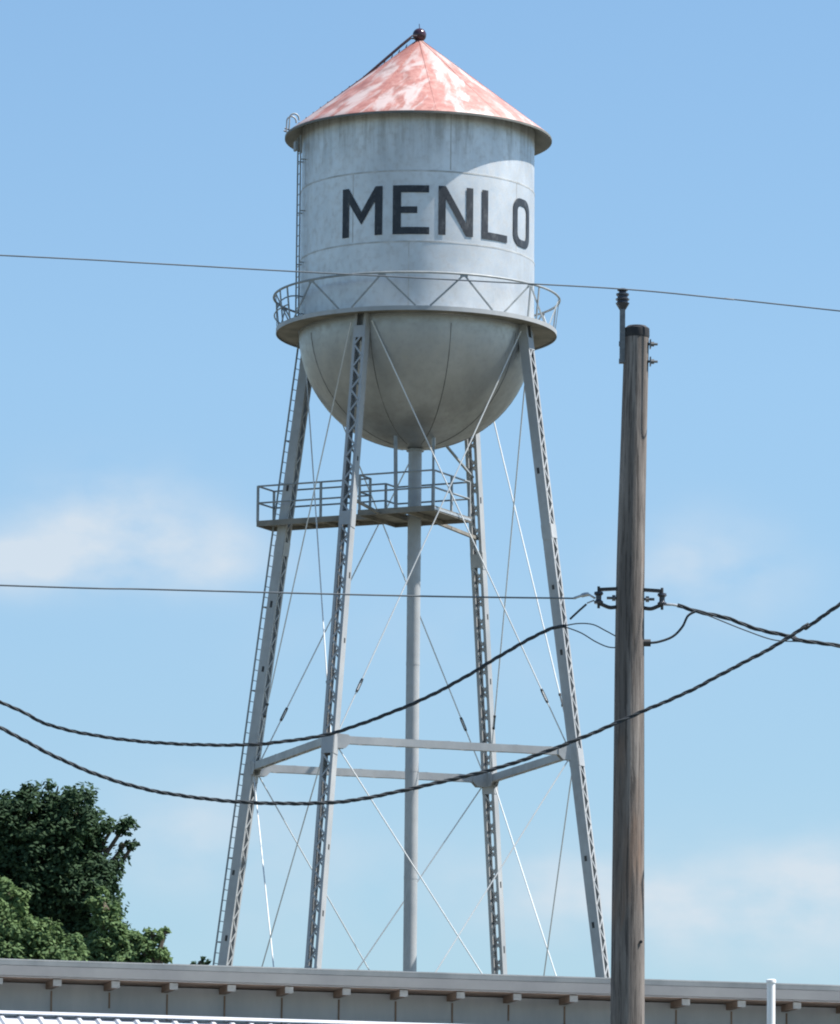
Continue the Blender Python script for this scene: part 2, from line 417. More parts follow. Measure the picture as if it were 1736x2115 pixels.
b.build('top_rail', 'rail_paint', bal, smooth=True)
for k in range(11):
    ph = math.radians(18.9+32.73*k); b = MB()
    n_ = Vector((math.sin(ph), -math.cos(ph), 0))
    for sgn in (-1, 1):
        b.bar(tp(ph, RR, ZR-.02), tp(ph+sgn*math.radians(13.4), RB-.02, ZB+.05), .05, .02, n_)
    b.box(tp(ph, RR, ZR-.04), .22, .02, .09, Vector((math.cos(ph), math.sin(ph), 0)), n_)
    b.build('rail_brace', 'rail_paint', bal)
for phd in (52, 58, -72, -64, -100, 102):
    ph = math.radians(phd); b = MB()
    b.bar(tp(ph, RR, ZR), tp(ph, RB-.02, ZB+.03), .055, .03, Vector((math.sin(ph), -math.cos(ph), 0)))
    b.build('rail_post', 'rail_paint', bal)
# gate loops near the ladder
b = MB()
for rr, z_ in ((RR-.02, ZB+.45),):
    b.tube([tp(math.radians(a), rr, z_) for a in range(-112, -60, 4)], .02, 6)
b.tube([tp(math.radians(-75), RR-.55*(1-math.cos(a)), ZB+.5+.38*math.sin(a)) for a in [PI*i/10 for i in range(11)]], .022, 6)
b.build('ladder_gate', 'rail_paint', bal, smooth=True)

# legs : phi from camera side, A near left, B right, C far, D left
TH = math.radians(26.2)
azi = {'A': -TH, 'B': PI/2-TH, 'C': PI-TH, 'D': -PI/2-TH}
aw, bw = .28, .36
def legpt(k, z): return tp(azi[k], rleg(z), z)
legs = {}
for k in 'ABCD':
    ph = azi[k]; rad = Vector((math.sin(ph), -math.cos(ph), 0)); tan = Vector((math.cos(ph), math.sin(ph), 0))
    zt_, zb_ = ZB-.04, ZBASE+.1
    a_ = legpt(k, zb_); c_ = legpt(k, zt_); ax = (c_-a_); L = ax.length; ax.normalize(); rn = tan.cross(ax).normalized()
    if rn.dot(rad) < 0: rn = -rn
    b = MB(); mid = (a_+c_)/2
    for s in (-1, 1):
        b.box(mid+tan*(s*bw/2), L, aw, .014, ax, rn, tan)
        for q in (-1, 1):
            b.box(mid+tan*(s*(bw/2-.042))+rn*(q*(aw/2-.006)), L, .07, .012, ax, tan, rn)
    # batten plates
    for dist_, hh in ((.18, .35), (L-.55, .35), (L*.5, .5), (L*.24, .4), (L*.76, .4)):
        for q in (-1, 1): b.box(a_+ax*dist_+rn*(q*(aw/2+.007)), hh, bw+.004, .011, ax, tan, rn)
    for dist_ in (L*.24, L*.5, L*.76):
        for s in (-1, 1): b.box(a_+ax*dist_+tan*(s*(bw/2+.013)), .5, aw*.93, .011, ax, rn, tan)
    leg = b.build('leg', 'steel_paint', T); legs[k] = leg
    b = MB(); d = .4; per = .33; sgn = 1
    while d < L-.8:
        for q in (-1, 1):
            s1 = sgn*q
            b.bar(a_+ax*d+tan*(-s1*(bw/2-.05))+rn*(q*(aw/2+.004)), a_+ax*(d+per)+tan*(s1*(bw/2-.05))+rn*(q*(aw/2+.004)), .05, .009, rn)
        d += per; sgn = -sgn
    b.build('lacing', 'steel_paint', leg)
    for fr in (.83, .695, .62, .385, .31, .20, .115):
        for s in (-1, 1):
            b = MB()
            b.box(a_+ax*(L*fr)+tan*(s*(bw/2+.0085))+rn*random.uniform(-.04, .04), random.uniform(.13, .2), .075, .006, ax, rn, tan)
            b.build('hand_hole_shade', 'dark_steel', leg)  # dark plate on the web, colour stands in for the shade inside a hole
    b = MB(); b.box(a_-Vector((0, 0, .16))+ax*0, .75, .75, .12, rad, tan); b.box(a_-Vector((0, 0, .42)), 1.2, 1.2, .42, rad, tan, mi=1)
    for s in (-1, 1): b.box(a_+tan*(s*.26)+Vector((0, 0, .04)), .5, .02, .3, rad, tan)
    b.build('footing', ['steel_paint', 'concrete'], leg)
# struts
ZS = zt(1570)
order = 'ABCD'
for i in range(4):
    p, q = legpt(order[i], ZS), legpt(order[(i+1) % 4], ZS)
    d = (q-p).normalized(); n_ = d.cross(Vector((0, 0, 1))); zv = Vector((0, 0, 1))
    p2 = p+d*.2; q2 = q-d*.2; b = MB(); mid = (p2+q2)/2; L = (q2-p2).length
    for s in (-1, 1):
        b.box(mid+n_*(s*.085), L, .012, .21, d, n_, zv)
        for w in (-1, 1): b.box(mid+n_*(s*.062)+zv*(w*.099), L, .05, .011, d, n_, zv)
    for kx in range(int(L/.5)):
        s = 1 if kx % 2 else -1
        b.bar(p2+d*(.25+kx*.5)+zv*.108+n_*(-s*.07), p2+d*(.75+kx*.5)+zv*.108+n_*(s*.07), .05, .008, zv)
        b.bar(p2+d*(.25+kx*.5)-zv*.108+n_*(-s*.07), p2+d*(.75+kx*.5)-zv*.108+n_*(s*.07), .05, .008, zv)
    st = b.build('strut', 'steel_paint', T)
    for pp, sg in ((p, 1), (q, -1)):
        for s in (-1, 1):
            b = MB()
            cc = pp+d*(sg*.32)+n_*(s*.102)
            pts = [(-.22, .17), (.16, .15), (.22, .1), (.22, -.1), (.08, -.24), (-.22, -.24)]
            vs = [cc+d*(sg*x)+zv*y+n_*(o_*.006) for o_ in (-1, 1) for x, y in pts]
            b.add(vs, [tuple(range(5, -1, -1)), tuple(range(6, 12))]+[(j, (j+1) % 6, 6+(j+1) % 6, 6+j) for j in range(6)])
            b.build('gusset', 'steel_paint', st)
# bracing rods
def rods(z1, z2, ins):
    for i in range(4):
        for fl in (0, 1):
            a1, a2 = order[i], order[(i+1) % 4]
            if fl: a1, a2 = a2, a1
            p, q = legpt(a1, z1), legpt(a2, z2)
            fn = (p-ctr-Vector((0, 0, p.z))) + (q-ctr-Vector((0, 0, q.z))); fn.z = 0; fn.normalize()
            o_ = fn*(.03 if fl else -.03)
            hd = (q-p); hd.z = 0; hd.normalize()
            p = p + hd*ins + o_ + fn*(.2 if z1 > ZS+.5 else 0); q = q - hd*ins + o_
            b = MB(); b.tube([p, q], .019, 8)
            rod = b.build('brace_rod', 'rod_paint', T, smooth=True)
            d = (q-p).normalized(); c_ = q-d*1.6; e_ = d.cross(fn)
            b = MB()
            for s in (-1, 1): b.bar(c_-d*.15+e_*(s*.03), c_+d*.15+e_*(s*.03), .025, .025, fn)
            for s in (-1, 1): b.tube([c_+d*(s*.15), c_+d*(s*.21)], .04, 8)
            b.build('turnbuckle', 'dark_steel', rod)
rods(ZB-.25, ZS+.12, .18); rods(ZS-.18, ZBASE+.4, .22)
# riser
b = MB(); zb2 = ZB-R+.05
b.lathe([(.192, ZBASE-.3), (.192, zb2)], 32, ctr)
for z_ in [ZBASE+.2+3.05*i for i in range(8)]:
    if z_ < zb2-.3: b.lathe([(.192, z_-.05), (.197, z_-.05), (.197, z_+.05), (.192, z_+.05)], 32, ctr)
b.lathe([(.192, zb2-.12), (.25, zb2-.12), (.25, zb2-.09), (.192, zb2-.09)], 32, ctr)
rz = b.build('riser_pipe', 'steel_paint', T, smooth=True)
b = MB(); b.box(ctr+Vector((0, 0, Z0+.35)), 1.6, 1.6, .9); b.build('riser_base', 'concrete', rz)
# catwalk
ZC = zt(1063); ph = azi['D']; U = Vector((math.sin(ph), -math.cos(ph), 0)); V = Vector((math.cos(ph), math.sin(ph), 0))
if V.y > 0: V = -V      # V points toward the camera
cc = ctr+Vector((0, 0, ZC)); hs = 1.17; UE = 4.78; hw = .5
def cp(u, v, z=0): return cc+U*u+V*v+Vector((0, 0, z))
b = MB(); zv = Vector((0, 0, 1))
for u0_, u1_, v0_, v1_ in ((-hs, -.24, -hs, hs), (.24, hs, -hs, hs)):
    b.box(cp((u0_+u1_)/2, (v0_+v1_)/2), u1_-u0_, v1_-v0_, .03, U, V, zv)
for s in (-1, 1): b.box(cp(0, s*(hs+.24)/2), .476, hs-.24, .026, U, V, zv)
rD = rleg(ZC)
b.box(cp((hs+rD-.25)/2, 0), rD-.25-hs, 2*hw, .028, U, V, zv); b.box(cp((rD+.25+UE)/2, 0), UE-rD-.25, 2*hw, .028, U, V, zv)
for s in (-1, 1): b.box(cp(rD, s*(hw+.22)/2), .496, hw-.22, .024, U, V, zv)
cat = b.build('catwalk', 'deck_paint', T); b = MB()
for s in (-1, 1):
    b.box(cp((hs+UE)/2+.01, s*(hw+.02), -.05), UE-hs-.03, .035, .16, U, V, zv)
    b.box(cp(0, s*(hs+.02), -.05), 2*hs+.08, .035, .16, U, V, zv); b.box(cp(s*(hs+.02), 0, -.055), .034, 2*hs-.0, .15, U, V, zv)
    b.box(cp(s*.33, 0, -.09), .06, 2*hs-.04, .12, U, V, zv)
b.box(cp(UE+.02, 0, -.055), .034, 2*hw, .15, U, V, zv)
for uu in (2.0, 2.75, 3.5): b.box(cp(uu, 0, -.07), .05, 2*hw-.0, .08, U, V, zv)
# beams to leg C
b.bar(cp(-.2, -hs-.02, -.09), legpt('C', ZC-.1)-Vector((0, 0, 0)), .09, .09)
b.bar(cp(.55, hs-.02, -.09), legpt('A', ZC-.1), .07, .07)
b.build('frame', 'deck_paint', cat)
b = MB(); b.box(cp(-hs-.045, 0, -.055), .012, 2*hs+.06, .07, U, V, zv); b.build('sunlit_edge_strip', 'clamp_alu', cat)  # added pale strip, sunlight on the platform's right edge put into its colour
hr = 1.04; b = MB()
posts = [(-hs, hs), (-hs, -hs), (hs, -hs), (hs, hs), (0, -hs), (-hs, 0), (UE, hw), (UE, -hw), (2.75, hw), (hs, hw), (hs, -hw)]
for u, v in posts: b.box(cp(u, v, hr/2), .06, .06, hr+.02, U, V, zv)
for h_ in (hr, hr*.53):
    path = [(hs, hw), (hs, hs), (-hs, hs), (-hs, -hs), (hs, -hs), (hs, -hw), (UE, -hw), (UE, hw), (hs, hw)]
    for (u1, v1), (u2, v2) in zip(path, path[1:]): b.tube([cp(u1, v1, h_), cp(u2, v2, h_)], .027, 6)
b.build('handrail', 'rail_paint', cat)
b = MB()   # hangers from dome to platform
p1 = P(818, 1050, D_T-1.0); b.bar(Vector((p1.x, D_T-1.1, ZC)), Vector((p1.x-.03, D_T-1.0, ZB-R*.93)), .11, .07, Vector((0, 1, 0)))
b.bar(Vector((AX+.52, D_T-1.15, ZC)), Vector((AX+.52, D_T-.92, ZB-R*.93)), .07, .07, Vector((0, 1, 0)))
b.build('hanger', 'rail_paint', cat)
# short knee braces from legs to dome
for k in 'C':
    zz = zt(945); p = legpt(k, zz); d_ = (ctr+Vector((0, 0, zz))-p).normalized()
    qr = 1.75; q = ctr - d_*qr + Vector((0, 0, ZB-math.sqrt(R*R-qr*qr)+.03))
    b = MB(); b.bar(p+d_*.1, q, .07, .05); b.build('knee_brace', 'rail_paint', T)
# leg ladder beside leg D
b = MB(); phD = azi['D']
def lp(z, s, out): 
    return legpt('D', z) + U*(aw/2+.13+out) + V*(s*.2)
zlo, zhi = ZBASE+.3, ZB+.9
for s in (-1, 1):
    zz_ = [zlo+(zhi-zlo)*i/20 for i in range(21)]
    b.tube([lp(z, s, 0) for z in zz_], .027, 6)
z = zlo+.2; kk = 0
while z < zhi:
    b.tube([lp(z, -1, 0), lp(z, 1, 0)], .012, 5)
    if kk % 8 == 0 and z < ZB-.5:
        for s in (-1, 1): b.tube([lp(z, s, 0), lp(z, s*.5, -.16)], .022, 5)
    z += .3; kk += 1
b.build('leg_ladder', 'rail_paint', T, smooth=True)

# ------------------------------------------------------------------ wires
YP = 60.0
def spline(pts, n=14):
    pts = [Vector(p) for p in pts]; out = []; N = len(pts)
    for i in range(N-1):
        p0 = pts[max(i-1, 0)]; p1 = pts[i]; p2 = pts[i+1]; p3 = pts[min(i+2, N-1)]
        for k in range(n):
            t = k/n; t2 = t*t; t3 = t2*t
            out.append(.5*((2*p1)+(-p0+p2)*t+(2*p0-5*p1+4*p2-p3)*t2+(-p0+3*p1-3*p2+p3)*t3))
    return out+[pts[-1]]
def resample(pts, step):
    out = [pts[0]]; acc = 0
    for a, c in zip(pts, pts[1:]):
        L = (c-a).length; t = step-acc
        while t < L: out.append(a+(c-a)*(t/L)); t += step
        acc = L-(t-step)
    out.append(pts[-1]); return out
def wire(name, pts, r, mat, label, twist=0, cat='cable', parent=None):
    b = MB(); sp = spline(pts)
    if twist:
        sp = resample(sp, .05); s_ = 0
        for j in range(3):
            q = []
            for i, p in enumerate(sp):
                t = (sp[min(i+1, len(sp)-1)]-sp[max(i-1, 0)]).normalized(); e = t.cross(Vector((0, 0, 1))).normalized(); g_ = t.cross(e)
                a = 2*PI*(i*.05/twist + j/3) + 1.6*math.sin(i*.017) + .8*math.sin(i*.043)
                q.append(p+(e*math.cos(a)+g_*math.sin(a))*r*1.1)
            b.tube(q, r if j else r*.75, 6)
    else: b.tube(sp, r, 6)
    o = b.build(name, mat, parent, smooth=True, fix=False)
    for p_ in o.data.polygons: p_.use_smooth = True
    if not parent: tag(o, label, cat)
    return o
def ext(pts, left=None, right=None):
    return ([left] if left else [])+pts+([right] if right else [])
w1 = [P(x, y, YP-.1) for x, y in ((0, 527), (300, 543), (600, 560), (1000, 581), (1290, 597), (1500, 617), (1736, 642))]
w1 = [P(-6000, 330, YP+1), P(-1500, 455, YP)] + w1 + [P(4000, 890, YP-3), P(8000, 1230, YP-5)]
wire('power_line', w1, .007, 'wire_grey', 'thin grey overhead wire resting on the insulator at the top of the wooden pole')
w2 = [P(-6000, 950, YP+2), P(-1500, 1155, YP+.5)] + [P(x, y, YP) for x, y in ((0, 1209), (300, 1217), (600, 1225), (900, 1232), (1190, 1236))]
wire('guy_wire', w2, .0085, 'wire_grey', 'straight thin grey wire ending at the clevis on the left side of the pole', cat='wire')
w3 = [P(-2600, 20, YP+3), P(-900, 1010, YP+1), P(-400, 1290, YP)] + [P(x, y, YP) for x, y in ((0, 1450), (100, 1497), (220, 1523), (350, 1536), (500, 1539), (600, 1530), (700, 1511), (850, 1455), (950, 1405), (1050, 1345), (1130, 1302), (1170, 1293))]
wire('twisted_cable', w3, .0092, 'cable_black', 'black twisted cable sagging across the legs and ending left of the pole under the clevis', .35)
w4 = [P(-2500, 250, YP-1), P(-900, 1080, YP-1), P(-400, 1300, YP-.6)] + [P(x, y, YP-.3) for x, y in ((0, 1503), (100, 1556), (200, 1600), (300, 1630), (400, 1647), (500, 1657), (600, 1660), (680, 1658), (750, 1650), (900, 1618), (1050, 1580), (1200, 1525), (1320, 1473), (1420, 1430), (1500, 1388), (1600, 1335), (1670, 1290), (1736, 1248))] + [P(2500, 700, YP-1.2), P(4200, -600, YP-2)]
wire('twisted_cable', w4, .0100, 'cable_black', 'lowest black twisted cable, passing in front of the pole and rising right', .35)
w5 = [P(x, y, YP) for x, y in ((1400, 1250), (1440, 1263), (1500, 1276), (1560, 1298), (1640, 1316), (1736, 1334))] + [P(2600, 1440, YP+1), P(6000, 1500, YP+3)]
wire('service_cable', w5, .0105, 'cable_black', 'black cable leaving the right side of the pole and dropping gently to the right edge', .5)
w6 = [P(x, y, YP-.03) for x, y in ((1440, 1262), (1480, 1278), (1540, 1302), (1600, 1322), (1660, 1326), (1736, 1336))]
wire('loose_strand', w6, .006, 'cable_black', 'thin loose strand hanging just below the cable right of the pole', cat='wire')
# jumpers
w7 = [P(x, y, YP-.02) for x, y in ((1336, 1328), (1360, 1326), (1390, 1315), (1410, 1295), (1422, 1272), (1440, 1262))]
wire('jumper_cable', w7, .0125, 'cable_black', 'short thick black loop of cable from the pole up to the line on its right')
w8 = [P(x, y, YP) for x, y in ((1165, 1293), (1195, 1288), (1225, 1290), (1250, 1302), (1274, 1315))]
wire('jumper_wire', w8, .006, 'cable_black', 'thin upper jumper wire arching from the twisted cable to the left side of the pole', cat='wire')
w9 = [P(x, y, YP-.02) for x, y in ((1165, 1294), (1200, 1307), (1230, 1325), (1255, 1336), (1274, 1338))]
wire('jumper_wire', w9, .006, 'cable_black', 'thin lower jumper wire drooping from the twisted cable to the left side of the pole', cat='wire')
w10 = [P(x, y, YP) for x, y in ((1178, 1279), (1195, 1263), (1212, 1248))]
w10 = wire('tail_wire', w10, .011, 'cable_black', 'short dark slanting cable tail below the left clevis of the pole', cat='wire')

# ------------------------------------------------------------------ utility pole
base = P(1290, 2800, YP); base.z = 0; base = Vector((P(1296, 2115, YP).x - .05, YP, 0))
UP = thing('utility_pole', base, 'weathered brown wooden utility pole with black tarred top and wire hardware', 'utility pole')
cs = [(1316, 683, 25.5), (1310, 900, 27), (1303.5, 1152, 29), (1301, 1350, 30.3), (1300, 1560, 31.5), (1298, 1850, 33.2), (1296.5, 2115, 35)]
pk = (P(900, 1000, YP)-EYE).dot(fwd)/F
ctrs = [P(x, y, YP) for x, y, _ in cs]; rads = [w*pk for *_, w in cs]
low = ctrs[-1]; ctrs.append(Vector((low.x-.02, YP, low.z*.5))); rads.append(rads[-1]*1.1); ctrs.append(Vector((base.x, YP, -.3))); rads.append(rads[-1]*1.12)
sp = spline(ctrs, 10); n = len(sp)
rr_ = []
for i in range(n):
    k = i/10; j = min(int(k), len(rads)-2); rr_.append(rads[j]+(rads[j+1]-rads[j])*(k-j))
b = MB(); b.tube(sp, rr_, 40)
shaft = b.build('shaft', 'pole_wood', UP, smooth=True, angle=60)
b = MB(); t0 = ctrs[0]; b.lathe([(.001, .045), (rads[0]*.75, .045), (rads[0]*1.03, .02), (rads[0]*1.05, -.045), (rads[0]*1.02, -.065)], 32, t0)
b.build('tar_cap', 'pole_tar', shaft, smooth=True)
# pin insulator on side bar
b = MB(); xb = P(1286, 700, YP).x; yb = YP-.02
zb1, zb2 = P(1286, 750, YP).z, P(1286, 640, YP).z
b.box((xb, yb, (zb1+zb2)/2), .05, .06, zb2-zb1)
for py in (711, 747):
    z_ = P(1300, py, YP).z; x1 = P(1279, py, YP).x; x2 = P(1359, py-2, YP).x
    b.tube([(x1, yb, z_), (x2, yb, z_)], .012, 8)
    b.tube([(x1-.0, yb, z_), (x1+.04, yb, z_)], .026, 6); xe = P(1345, py, YP).x
    b.box((xe-.005, yb, z_), .012, .08, .08); b.tube([(xe+.002, yb, z_), (xe+.03, yb, z_)], .024, 6)
brk = b.build('top_bracket', 'galvanised', UP, smooth=True, angle=30)
b = MB(); zi = zb2; k = pk
b.lathe([(0.0176, zi+-0.0200), (0.0308, zi+0.0000), (0.0396, zi+0.0150), (0.0581, zi+0.0450), (0.0651, zi+0.0600), (0.0528, zi+0.0660), (0.0493, zi+0.0800), (0.0634, zi+0.0900), (0.0651, zi+0.1000), (0.0493, zi+0.1080), (0.0475, zi+0.1250), (0.0598, zi+0.1350), (0.0598, zi+0.1500), (0.0352, zi+0.1580), (0.0334, zi+0.1700), (0.0493, zi+0.1780), (0.0493, zi+0.1920), (0.0264, zi+0.2000), (0.0009, zi+0.2000)], 24, Vector((xb, yb, 0)))
b.build('insulator', 'insulator_glaze', brk, smooth=True, angle=35)
# clevis brackets left and right of the pole
for side in (-1, 1):
    pc = P(1303, 1236, YP); X0 = pc.x; b = MB()
    if side < 0: xi, xo, zt1, zb1_ = X0-.12, P(1237, 1236, YP).x, P(1240, 1219, YP).z, P(1240, 1253, YP).z
    else: xi, xo, zt1, zb1_ = X0+.12, P(1368, 1238, YP).x, P(1365, 1222, YP).z, P(1365, 1256, YP).z
    yq = YP-.03
    b.bar((xi, yq, zt1+.01), (xo, yq, zt1), .05, .028, Vector((0, 0, 1)))
    cur = [(xi, yq, zb1_-.005), (xi*.6+xo*.4, yq, zb1_-.012), (xi*.25+xo*.75, yq, zb1_+.01), (xo, yq, zb1_+.03)]
    b.tube(spline(cur, 6), .018, 8)
    b.tube([(xo, yq, zt1+.03), (xo, yq, zb1_-.02)], .013, 8)
    cl = b.build('clevis', 'dark_steel', UP, smooth=True, angle=30)
    b = MB(); zc_ = (zt1+zb1_)/2
    b.lathe([(.012, zc_+.06), (.04, zc_+.055), (.044, zc_+.035), (.026, zc_+.018), (.026, zc_-.018), (.044, zc_-.035), (.04, zc_-.055), (.012, zc_-.06)], 20, Vector((xo, yq, 0)))
    b.build('spool', 'insulator_glaze', cl, smooth=True)
    b = MB()      # bolt seen inside the clevis
    b.tube([(xi, yq, zc_), (xi+side*.1, yq, zc_)], .013, 8); b.tube([(xi+side*.02, yq, zc_), (xi+side*.05, yq, zc_)], .03, 6)
    b.build('eye_bolt', 'galvanised', cl)
    b = MB()      # dead-end grip, pale aluminium
    if side < 0:
        b.tube(spline([P(1230, 1236, YP), P(1215, 1228, YP), P(1200, 1231, YP), P(1185, 1236, YP)], 5), [.010]*5+[.02]*5+[.012]*5+[.009], 8)
        b.tube([P(1228, 1240, YP), P(1213, 1246, YP)], .008, 6)
    else:
        b.tube([P(1370, 1248, YP), P(1390, 1249, YP), P(1402, 1251, YP)], [.014, .012, .012], 8)
    b.build('wire_grip', 'clamp_alu', cl, smooth=True)
b = MB(); q = P(1338, 1328, YP-.02); b.tube([q-Vector((.05, 0, 0)), q+Vector((.03, 0, 0))], .034, 10)
b.build('cable_clamp', 'dark_steel', UP, smooth=True)
for px_, py_ in ((1302, 1243), (1310, 1970), (1325, 1945), (1296, 1700), (1313, 2050)):
    q = P(px_, py_, YP-.165+(.0)); b = MB(); b.tube([q+Vector((0, .06, 0)), q+Vector((0, .038, 0))], .015, 8)
    b.build('bolt', 'dark_steel', UP)

# ------------------------------------------------------------------ building
YB = 70.0
zf = P(868, 2008.5, YB).z
pl = Pz(0, 1981, zf); pr = Pz(1736, 2036, zf)
dB = (pr-pl).normalized(); nB = Vector((dB.y, -dB.x, 0)); 
if nB.y > 0: nB = -nB
print('building angle', math.degrees(math.atan2(dB.y, dB.x)), 'pl', pl, 'pr', pr, 'S', S, 'R', R, 'ZB', ZB, 'ZE', ZE, 'ZBASE', ZBASE)
zv = Vector((0, 0, 1)); O = pl.copy()
def bp(s, out, z): return Vector((O.x, O.y, 0)) + dB*s + nB*out + Vector((0, 0, z))   # out=0 fascia face, positive toward viewer
s0, s1 = -16.0, 26.0; Lb = s1-s0; sm = (s0+s1)/2; OH = .50; DEP = 9.0
BL = thing('commercial_building', bp(sm, -OH, 0), 'long grey building with exposed rafter tails and a white ribbed metal lower roof', 'building')
zw = zf-.19
b = MB(); zwt = zw-.012
b.box(bp(sm, -OH-.1, zwt/2), Lb, .2, zwt, dB, nB, zv); b.box(bp(sm, -OH-DEP, zwt/2), Lb, .2, zwt, dB, nB, zv)
for s in (s0+.1, s1-.1): b.box(bp(s, -OH-DEP/2-.05, zwt/2), .2, DEP-.3, zwt-.004, dB, nB, zv)
b.build('wall', 'wall_paint', BL)
b = MB()
b.box(bp(sm, -OH-DEP/2+.2, zf-.13), Lb+.5, DEP+OH*2-.06, .10, dB, nB, zv); b.build('roof_slab', 'roof_membrane', BL)
b = MB(); b.box(bp(sm, -.03-OH/2-.01, zw+.008), Lb+.4, OH-.0, .018, dB, nB, zv); b.build('soffit', 'soffit_wood', BL)
# fascia, profiled
b = MB(); prof = [(-.03, -.185), (.0, -.185), (.012, -.18), (.012, -.165), (.0, -.155), (.0, -.085), (.035, -.06), (.045, -.03), (.048, -.012), (.055, -.012), (.055, .0), (.0, .004), (-.03, .004)]
vs = [bp(s, o_, zf+z_) for s in (s0-.2, s1+.2) for o_, z_ in prof]; N = len(prof)
b.add(vs, [(i, (i+1) % N, N+(i+1) % N, N+i) for i in range(N)]+[tuple(range(N)), tuple(range(2*N-1, N-1, -1))])
b.build('fascia', 'fascia_paint', BL)
def s_at(px):
    # intersection of the column px with the tail line
    lo, hi = -2.0, 14.0
    for _ in range(50):
        m_ = (lo+hi)/2; v = bp(m_, -.05, zw-.05)-EYE; x = 868+F*v.dot(rt)/v.dot(fwd)
        if x < px: lo = m_
        else: hi = m_
    return lo
sa, sb = s_at(477), s_at(1183.7); sp_ = (sb-sa)/6
print('rafter spacing', sp_)
k = -4
for k in range(-5, 14):
    s = sa+sp_*k; b = MB()
    vs = []
    prof = [(-.023, 0), (-.023, -.07), (-.06, -.07), (-OH+.0, -.07), (-OH+.0, 0)]
    for e_ in (-1, 1): vs += [bp(s+e_*.032, o_, zw-.003+z_) for o_, z_ in prof]
    b.add(vs, [(0, 1, 2, 3, 4), (9, 8, 7, 6, 5)]+[(i, (i+1) % 5, 5+(i+1) % 5, 5+i) for i in range(5)])
    rf = b.build('rafter_tail', 'soffit_wood', BL)
    b = MB(); b.box(bp(s, -.012, zw-.042), .088, .02, .068, dB, nB, zv); b.build('tail_end', 'rafter_paint', rf)
for k in range(-5, 14):   # wall seams/stains below the rafters
    s = sa+sp_*k+.03
    h_ = random.uniform(.16, .3)
    b = MB(); b.box(bp(s, -OH+.004, zw-.086-h_/2), .018, .008, h_, dB, nB, zv)
    b.build('wall_batten', 'soffit_wood', BL)
# low lean-to roof, white ribbed metal
LO = .35
lo, hi = zf-1.2, zf-.2
for _ in range(50):
    m_ = (lo+hi)/2; v = bp(s_at(300), LO, m_)-EYE; y = 1057.5-F*v.dot(up)/v.dot(fwd)
    if y > 2097: lo = m_
    else: hi = m_
zl_ = lo; LT = 3.2; slope = .34
print('lean-to top', zl_, 'fascia', zf)
b = MB(); rib = .205; ls0, ls1 = s0, s1
def prof_h(s):
    t = (s % rib)/rib
    return .0 if t < .7 else .028
prof = []; s = ls0
while s < ls1:
    prof += [(s, 0), (s+rib*.62, 0), (s+rib*.72, .026), (s+rib*.90, .026)]; s += rib
vs = []
for s, h_ in prof: vs += [bp(s, LO+.002, zl_-.055+h_), bp(s, LO+LT, zl_-.055-slope*LT+h_)]
fs = [(2*i, 2*i+1, 2*i+3, 2*i+2) for i in range(len(prof)-1)]
b.add(vs, fs)
lr = b.build('lower_roof', 'white_metal', BL)
b = MB()
b.box(bp(sm, LO-.11, zl_-.004), Lb, .22, .012, dB, nB, zv)
sl = Vector((nB.x, nB.y, -slope)).normalized()
b.box(bp(sm, LO+.055, zl_-.003-slope*.055), Lb, .11, .008, dB, sl, dB.cross(sl))
b.build('ridge_cap', 'white_metal', lr)
b = MB(); b.box(bp(sm, (-OH+LO-.2)/2, zl_-.2), Lb, LO-.2+OH, .06, dB, nB, zv); b.build('valley_deck', 'roof_membrane', lr)
b = MB(); hw_ = zl_-slope*LT-.1
b.box(bp(sm, LO+LT-.3, hw_/2), Lb-.1, .16, hw_, dB, nB, zv)
for s in (s0+.12, s1-.12): b.box(bp(s, (LO+LT-.38-OH)/2, hw_/2-.002), .16, LO+LT-.38+OH, hw_-.02, dB, nB, zv)
b.build('lower_wall', 'wall_paint', BL)
# white post in front of building
q = P(1593.6, 2026, 64.5)
b = MB(); b.tube([(q.x, q.y, 0), (q.x, q.y, q.z)], .041, 20)
WP = thing('metal_post', (q.x, q.y, 0), 'slim white metal post rising just above the grey fascia, right of the wooden pole', 'post')
b.build('shaft', 'white_paint', WP, smooth=True)
b = MB(); b.lathe([(.001, q.z+.014), (.04, q.z+.012), (.049, q.z+.004), (.049, q.z-.022), (.042, q.z-.024)], 20, Vector((q.x, q.y, 0))); b.build('cap', 'white_paint', WP, smooth=True)

